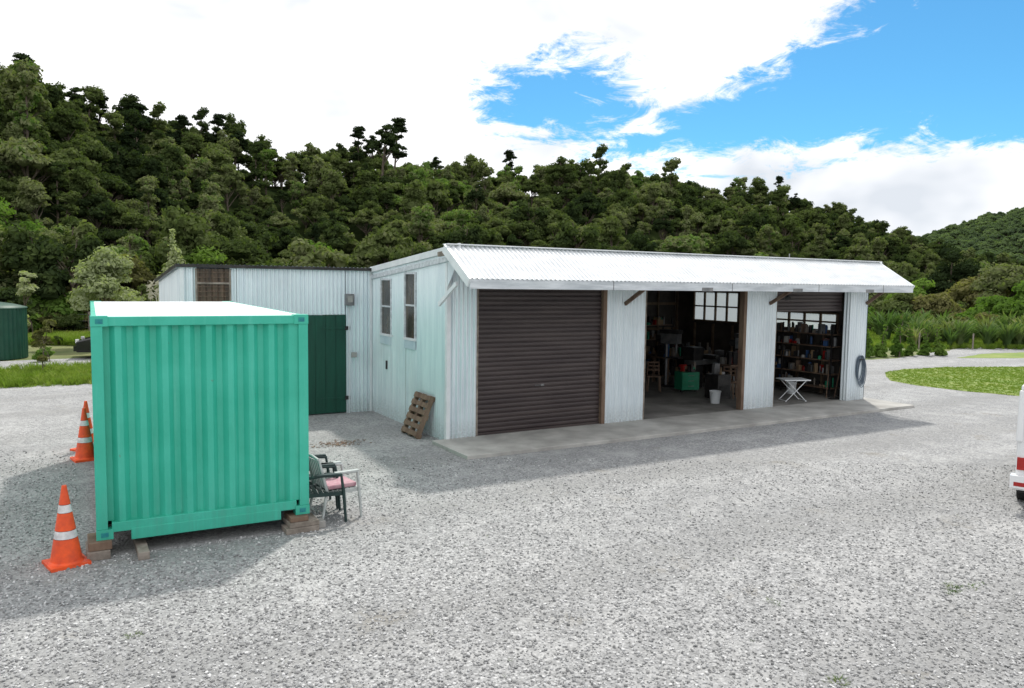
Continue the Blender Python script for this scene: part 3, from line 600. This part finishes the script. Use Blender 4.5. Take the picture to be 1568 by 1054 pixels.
def grid(name,us,ms,fn):
    Ug,Mg=np.meshgrid(us,ms); x,y=to_world(Ug,Mg); z=fn(Ug,Mg,x,y); nv=len(us); v=np.stack([x,y,z],-1).reshape(-1,3)
    f=[(j*nv+i,j*nv+i+1,(j+1)*nv+i+1,(j+1)*nv+i) for j in range(len(ms)-1) for i in range(nv-1)]
    me=mesh_np(name,v,f,['hill'],None,True); o=bpy.data.objects.new(name,me); COL.objects.link(o)
grid('hills',np.linspace(-1.5,.8,110),np.linspace(34,330,110),lambda u,m_,x,y:(lambda h:h[0]+rough(x,y,h[3])-.6*(h[0]<.05)-.3)(main_h(u,m_)))
grid('hills',np.linspace(.3,1.5,40),np.linspace(235,600,40),lambda u,m_,x,y:far_h(u,m_)-.3)
forest=coll('forest_trees',[
 tree_mesh('bush_tree_a',1,4.6,2.0,17,2300,.18,'leafF',.14,.35,'dome',.7,.75), tree_mesh('bush_tree_b',2,5.4,1.7,17,2100,.16,'leafF',.14,.3,'dome',.7,.8),
 tree_mesh('bush_tree_c',3,4.2,2.4,22,2600,.17,'leafF',.14,.35,'dome',.7,.7), tree_mesh('bush_tree_d',4,5.9,1.7,18,2300,.16,'leafF',.12,.2,'dome',.7,.95),
 tree_mesh('bush_tree_e',5,5.2,2.0,22,2400,.15,'leafF',.14,.3,'sparse',.65), tree_mesh('bush_tree_f',6,4.4,1.8,16,1900,.23,'leafF',.14,.4,'dome',.7,.7),
 tree_mesh('bush_tree_g',7,6.3,1.5,22,2200,.15,'leafF',.12,.2,'sparse',.65,.9)])
farf=coll('far_trees',[tree_mesh('far_tree_a',8,4.8,2.0,14,1200,.26,'leafHaze',.14,.3,'dome',.75,.8),tree_mesh('far_tree_b',9,5.4,1.8,14,1200,.26,'leafHaze',.14,.3,'dome',.75,.85)])
pts=[];rots=[];scl=[];ix=[]
def put(x,y,z,s,h=1.):
    pts.append((x,y,z)); rots.append((rng.normal(0,.06),rng.normal(0,.06),rng.uniform(0,6.28))); scl.append((s,s,s*h))
cell=2.8; pk=[0,1,2,3,4,5,0,2,1,3,4,6]
for gx in np.arange(-170,190,cell):
    for gy in np.arange(-30,220,cell):
        for rep in range(2):
            x=gx+rng.uniform(-1.3,1.3); y=gy+rng.uniform(-1.3,1.3); dx,dy=x-CAM[0],y-CAM[1]; l=dx*RH[0]+dy*RH[1]; mm=dx*FH[0]+dy*FH[1]
            if mm<34: continue
            u=l/mm
            if u<-.9 or u>.78 or (rep and u>-.38): continue
            h,foot,ridge,s=main_h(u,mm)
            if mm<foot-3 or mm>ridge+5 or (rep and mm<foot+14): continue
            if h>0.02 or mm<foot+25:
                sc_=float(np.clip(rng.lognormal(-.22,.24),.42,1.35)); put(x,y,float(h+rough(x,y,s))-.5,sc_,rng.uniform(.85,1.2)); ix.append(pk[int(rng.integers(0,12))])
scatter('forest',pts,rots,scl,forest,ix)
pts=[];rots=[];scl=[]
for gx in np.arange(60,520,5.5):
    for gy in np.arange(60,420,5.5):
        x=gx+rng.uniform(-2,2); y=gy+rng.uniform(-2,2); dx,dy=x-CAM[0],y-CAM[1]; l=dx*RH[0]+dy*RH[1]; mm=dx*FH[0]+dy*FH[1]
        if mm<240 or mm>445: continue
        u=l/mm
        if u<.42 or u>.85: continue
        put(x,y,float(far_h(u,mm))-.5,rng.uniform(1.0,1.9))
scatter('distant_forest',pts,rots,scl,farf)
em=coll('emergent',[tree_mesh('rimu_a',11,7.2,1.7,34,3600,.15,'leafD',.16,.45,'dome',.5,.8,(.5,1.35),(.16,.30)),tree_mesh('rimu_b',12,8,1.6,34,3400,.15,'leafD',.16,.4,'sparse',.5,.8,(.5,1.35),(.16,.32)),tree_mesh('rimu_c',13,7,1.5,30,3000,.15,'leafD',.14,.3,'dome',.5,1.,(.5,1.35),(.16,.3))])
pts=[];rots=[];scl=[]
for u,fr,s in [(-.485,.98,1.3),(-.475,1.,1.05),(-.655,.95,1.15),(-.64,.93,1.05),(-.62,.97,1.1),(-.605,.97,1.),(-.585,.95,1.),(-.56,.95,1.05),(-.535,.95,.9),(-.51,.95,.8),(-.44,.96,.9),(-.42,.95,.85),(-.395,1,.9),(-.38,1,.9),(-.36,.95,.9),(-.17,.78,1.3),(-.155,.9,1.15),(-.20,.9,.95),(-.185,.95,.9),(-.005,1.,.9),(-.10,.95,.7),(-.26,.9,.75),(-.245,.95,.7),(.335,.97,.85),(.36,.95,.9),(.42,.96,.9),(.435,.94,.8),(-.31,.95,.75),(-.63,.7,.85),(-.54,.6,.85),(-.05,.6,.8),(.15,.7,.7),(.24,.8,.7)]:
    h,foot,ridge,s_=main_h(u,100.); mm=float(foot+(ridge-foot)*fr); h=float(main_h(u,mm)[0]); x,y=to_world(u,mm); put(x,y,h-.5,s)
scatter('emergent_trees',pts,rots,scl,em)
# ------------------------------------------------------------------ nearer trees and shrubs
def tree(name,x,y,*a,**k):
    me=tree_mesh(name,*a,**k); o=bpy.data.objects.new(name,me); COL.objects.link(o); o.location=(x,y,0); return o
def at(px,m_): u=(px-784)/1178.9; return to_world(u,m_)
x,y=at(160,35); tree('garden_tree',x,y,21,4.8,1.75,34,7000,.10,'leafP',.09,.2,'dome',.3,.9,(.4,1.3),(.18,.32))
x,y=at(266,36); tree('garden_tree',x,y,22,5.5,.95,24,3600,.10,'leafP',.07,.3,'cone',.3,1.,(.4,1.3))
x,y=at(40,34); tree('young_tree',x,y,23,3.3,.6,14,1400,.10,'leafP',.05,.3,'sparse',0)
x,y=at(65,25.5); tree('young_tree',x,y,24,1.7,.45,7,500,.10,'leafO',.025,.2,'sparse',0)
for px,mm,h,cr,lk,sd in [(-30,48,8.4,3.2,'leafB',31),(45,50,7.4,2.8,'leafB',32),(100,52,6.8,2.6,'leafF',33),(128,44,3.8,2.2,'leafO',47),(195,47,5.0,2.0,'leafO',34),(235,52,6.2,2.4,'leafF',48),(300,49,5.8,2.4,'leafB',35),(380,54,6.4,2.6,'leafF',49),(470,58,6.8,2.5,'leafB',61),(15,42,3.8,2.2,'leafF',36),(75,42,3.0,1.9,'leafB',50),
  (1350,64,4.4,2.6,'leafF',37),(1405,60,4.4,2.2,'leafB',38),(1455,68,8.2,2.6,'leafD',39),(1495,62,5.6,2.4,'leafO',40),(1545,60,6.2,2.8,'leafF',41),(1600,58,5,2.6,'leafB',42),(1430,55,3.4,1.7,'leafO',43),(1520,54,3.2,1.8,'leafB',44),(1570,52,3.8,1.9,'leafB',45),(1375,56,3.4,1.7,'leafF',46)]:
    x,y=at(px,mm); tree('shrub_tree',x,y,sd,h,cr,26,5600,.16,lk,.12,.10,'dome',.6,.85)
shr=coll('shrub_src',[tree_mesh('shrub_a',51,1.5,.8,10,900,.10,'leafO',.04,.1),tree_mesh('shrub_b',52,1.2,.9,11,900,.10,'leafB',.04,.1),tree_mesh('shrub_c',53,1.7,.7,11,900,.10,'leafF',.04,.1)])
pts=[];rots=[];scl=[]
for _ in range(240):
    mm=rng.uniform(38,52); u=rng.uniform(-.85,-.3); x,y=to_world(u,mm); put(x,y,0,rng.uniform(.5,1.3))
for _ in range(420):
    mm=rng.uniform(51,100); u=rng.uniform(.4,.85); x,y=to_world(u,mm); put(x,y,0,rng.uniform(.6,1.7))
for px,mm in [(60,33),(85,36),(20,31),(70,29)]: x,y=at(px,mm); put(x,y,0,rng.uniform(.35,.6))
scatter('shrubbery',pts,rots,scl,shr)
he=coll('hedge_src',[tree_mesh('hedge_a',61,1.6,.34,9,1300,.07,'leafB',.04,.03,'cone',.6,1.),tree_mesh('hedge_b',62,1.45,.36,9,1300,.07,'leafB',.04,.03,'cone',.6,1.)])
pts=[];rots=[];scl=[]
for k in range(7):
    t=k/6.; put(25.3+4.6*t,9.0-1.3*t,0,rng.uniform(.9,1.2))
scatter('conifer_hedge',pts,rots,scl,he)
def blades(r,n,h,spread,w,lk,plumes=0):
    V=[];Fc=[];mi=[]
    for k in range(n):
        a=r.uniform(0,6.28); hh=h*r.uniform(.6,1.1); sp=spread*r.uniform(.2,1.1); d=np.array([math.cos(a),math.sin(a),0]); t=np.array([-d[1],d[0],0])*w*r.uniform(.6,1.2); b0=d*r.uniform(0,.12); o=len(V)
        for q,ww in ((0,1.),(.35,1.),(.7,.7),(1.,.05)):
            c=b0+d*sp*q**1.8+np.array([0,0,hh*(q-.28*q**3)]); V.append(c-t*ww); V.append(c+t*ww)
        for j in range(3): Fc.append((o+2*j,o+2*j+1,o+2*j+3,o+2*j+2)); mi.append(0)
    for k in range(plumes):
        a=r.uniform(0,6.28); c0=np.array([0,0,0.]); c1=np.array([math.cos(a)*.35,math.sin(a)*.35,h*1.5]); o=len(V)
        for c,ww in ((c0,.012),(c1,.012)): V.append(c-np.array([ww,0,0])); V.append(c+np.array([ww,0,0]))
        Fc.append((o,o+1,o+3,o+2)); mi.append(1); 
        for q in range(14):
            c=c1+np.array([r.normal(0,.05),r.normal(0,.05),r.uniform(-.1,.5)]); o=len(V); e=r.normal(size=3)*.06
            V+= [c-e,c+np.array([0.02,0.02,.09]),c+e]; Fc.append((o,o+1,o+2)); mi.append(1)
    return mesh_np('blades',np.array(V),Fc,[lk,'plume'],mi)
fl=coll('flax_src',[blades(np.random.default_rng(70+k),60,2.1,1.0,.07,'flax') for k in range(3)]+[blades(np.random.default_rng(75),110,1.3,.9,.014,'flax',6)])
pts=[];rots=[];scl=[];ix=[]
for _ in range(75):
    mm=rng.uniform(41.8,45); u=rng.uniform(.50,.9); x,y=to_world(u,mm); put(x,y,0,rng.uniform(.6,1.05)); ix.append(int(rng.integers(0,3)) )
for _ in range(70):
    mm=rng.uniform(45,51); u=rng.uniform(.47,.9); x,y=to_world(u,mm); put(x,y,0,rng.uniform(.7,1.25)); ix.append(int(rng.integers(0,3)) )
scatter('flax_bushes',pts,rots,scl,fl,ix)
pts=[];rots=[];scl=[];ix=[]
for px,mm,s in [(248,34,1.25),(282,35,1.5),(240,36,1.2)]:
    x,y=at(px,mm); put(x,y,0,s); ix.append(3)
scatter('toetoe_grass',pts,rots,scl,fl,ix)
gr=coll('grass_src',[blades(np.random.default_rng(80+k),16,.10,.07,.006,'grassb') for k in range(3)]+[blades(np.random.default_rng(85),26,.34,.2,.007,'grassb')])
pts=[];rots=[];scl=[];ix=[]
def inside(x,y,poly):
    c=False; j=len(poly)-1
    for i in range(len(poly)):
        if (poly[i][1]>y)!=(poly[j][1]>y) and x<(poly[j][0]-poly[i][0])*(y-poly[i][1])/(poly[j][1]-poly[i][1])+poly[i][0]: c=not c
        j=i
    return c
for _ in range(22000):
    x=rng.uniform(17.5,31); y=rng.uniform(-6,5)
    if inside(x,y,lawn): put(x,y,.0,rng.uniform(.3,.65)); ix.append(int(rng.integers(0,3)))
for _ in range(8000):
    x=rng.uniform(-16,-1); y=rng.uniform(12.3,17.6)
    put(x,y,-.02,rng.uniform(.6,1.2)); ix.append(int(rng.integers(0,4)))
for _ in range(7000):
    mm=rng.uniform(36,46); u=rng.uniform(-.75,-.45); x,y=to_world(u,mm); put(x,y,-.02,rng.uniform(.8,1.8)); ix.append(3)
for _ in range(5000):
    mm=rng.uniform(41.5,55); u=rng.uniform(.4,.85); x,y=to_world(u,mm); put(x,y,-.02,rng.uniform(.6,1.3)); ix.append(3)
scatter('grass',pts,rots,scl,gr,ix)
wd=coll('weed_src',[blades(np.random.default_rng(90+k),12,.04,.07,.006,'flax') for k in range(3)])
pts=[];rots=[];scl=[]
for x,y,n,sp in [(1.58,-9.35,16,.14),(-6.17,-6.33,3,.03),(-1.17,-9.98,4,.04),(-.3,-8.6,2,.1)]:
    for _ in range(n): put(x+rng.normal(0,sp),y+rng.normal(0,sp*.5),0,rng.uniform(.4,.8))
for _ in range(150): 
    mm=rng.uniform(5,22); u=rng.uniform(-.8,.8); x,y=to_world(u,mm)
    if not(-.5<x<13.2 and y>-1.6): put(x,y,0,rng.uniform(.15,.35))
scatter('weeds',pts,rots,scl,wd)
b=MB('woodg','mid')
for k in range(12):
    x,y=to_world(-.85+.05*k,41); b.tube([(x,y,0),(x,y,1.35)],.06,'woodg',8)
for z in (.5,.85,1.2):
    b.tube([(*to_world(-.85,41),z),(*to_world(-.3,41),z)],.008,'mid',5,False)
b.obj('post_fence')
b=MB('woodg','mid')
for k in range(7):
    x,y=to_world(.46+.07*k,41.2); b.tube([(x,y,0),(x,y,.85)],.04,'woodg',8)
b.obj('post_fence')
def stone_mesh(k):
    r=np.random.default_rng(100+k); v,f=ico(r,(0,0,0),1.,1,.6,.16); v=v*np.array([1,r.uniform(.6,.9),1]); return mesh_np('stone',v,f,['stone'])
sb=coll('stone_src',[stone_mesh(k) for k in range(5)])
n=60000; mm=4.8*np.exp(rng.random(n)*math.log(14/4.8)); u=rng.uniform(-.74,.74,n); x,y=to_world(u,mm)
ok=~((x>-.35)&(y>-1.6)) & ~((x>-6.5)&(x<-3.9)&(y>-4)&(y<2.2)); x=x[ok];y=y[ok];n=len(x); s=.007+.013*rng.random(n)**2.2
scatter('gravel_stones',np.stack([x,y,s*.3],1),np.stack([rng.normal(0,.4,n),rng.normal(0,.4,n),rng.uniform(0,6.28,n)],1),np.stack([s,s,s],1),sb)
b=MB('wood')
for _ in range(200):
    x=-2.0+rng.normal(0,.25); y=.84+rng.normal(0,.14); s=rng.uniform(.01,.03); a=rng.uniform(0,3.1); T=Matrix.Translation((x,y,.012))@Matrix.Rotation(a,4,'Z')@Matrix.Rotation(rng.normal(0,.3),4,'X'); b.box(-s,s,-s*.4,s*.4,0,.004,'wood',T)
b.obj('leaf_litter')
# ------------------------------------------------------------------ world + sun
sd=Vector((.47,.52,1.)).normalized(); el=math.asin(sd.z); azm=math.atan2(sd.x,sd.y)
wd_=bpy.data.worlds.new("World"); sc.world=wd_; wd_.use_nodes=True; t=NT(wd_.node_tree); bg=t.n['Background']; out=t.n['World Output']
sky=t.node('ShaderNodeTexSky',sky_type='NISHITA'); sky.sun_disc=False; sky.sun_elevation=el; sky.sun_rotation=azm; sky.altitude=50; sky.air_density=1.; sky.dust_density=.3; sky.ozone_density=2.
t.set(bg.inputs[0],t.mix(1.,sky.outputs[0],C(.36,.80,.98),'MULTIPLY')); bg.inputs[1].default_value=.13
d=t.node('ShaderNodeTexCoord').outputs['Generated']; dn=t.vm('NORMALIZE',d).outputs[0]
sx=t.node('ShaderNodeSeparateXYZ'); t.set(sx.inputs[0],dn); z=sx.outputs[2]
a=t.vm('DOT_PRODUCT',dn,(float(RH[0]),float(RH[1]),0.)).outputs['Value']; fw=t.vm('DOT_PRODUCT',dn,(float(FH[0]),float(FH[1]),0.)).outputs['Value']
zz=t.math('ADD',t.math('MAXIMUM',z,0.),.18); proj=t.vm('SCALE',dn,None,t.math('DIVIDE',1.,zz)).outputs[0]
n1=t.noise(t.mapping(proj,(1,1,0.3)),2.4,7,.66,.7); n2=t.noise(t.mapping(dn,(1,1,2.)),3.6,4,.55,.3); n3=t.noise(t.mapping(dn,(1,1,2.4)),15.,6,.70,.6)
sq=lambda v:t.math('MULTIPLY',v,v)
P1=t.math('SUBTRACT',1.,t.math('ADD',sq(t.math('DIVIDE',t.math('SUBTRACT',a,.06),.12)),sq(t.math('DIVIDE',t.math('SUBTRACT',z,.229),.058))))
q1=t.math('DIVIDE',t.math('SUBTRACT',z,.146),.03); q2=t.math('DIVIDE',t.math('SUBTRACT',t.math('MULTIPLY_ADD',t.math('SUBTRACT',a,.15),.52,.20),z),.035); q3=t.math('DIVIDE',t.math('SUBTRACT',a,.07),.06)
P2=t.math('MINIMUM',t.math('MINIMUM',q1,q2),q3); P2=t.math('MINIMUM',P2,1.9)
fld=t.math('MAXIMUM',P1,P2); fld=t.math('MAXIMUM',fld,-1.3); fld=t.math('MINIMUM',fld,t.math('MULTIPLY_ADD',fw,3.,-.2))
nz=t.math('ADD',t.math('MULTIPLY',t.math('SUBTRACT',n1,.5),3.4),t.math('MULTIPLY',t.math('SUBTRACT',n3,.5),3.6))
blue=t.rng(t.math('ADD',fld,nz),-.15,.8,0,1,True)
ccol=t.mix(t.rng(n2,.34,.52),C(.78,.83,.90),C(1.24,1.24,1.26)); 
bc=t.node('ShaderNodeBackground'); t.set(bc.inputs[0],ccol); bc.inputs[1].default_value=1.
mx=t.node('ShaderNodeMixShader'); t.set(mx.inputs[0],blue); t.l.new(bc.outputs[0],mx.inputs[1]); t.l.new(bg.outputs[0],mx.inputs[2]); t.l.new(mx.outputs[0],out.inputs[0])
ld=bpy.data.lights.new('sun','SUN'); ld.energy=3.3; ld.angle=math.radians(3.); ld.color=(1.,.96,.89); lo=bpy.data.objects.new('sun',ld); COL.objects.link(lo); lo.rotation_euler=sd.to_track_quat('Z','Y').to_euler(); lo.location=(10,10,30)
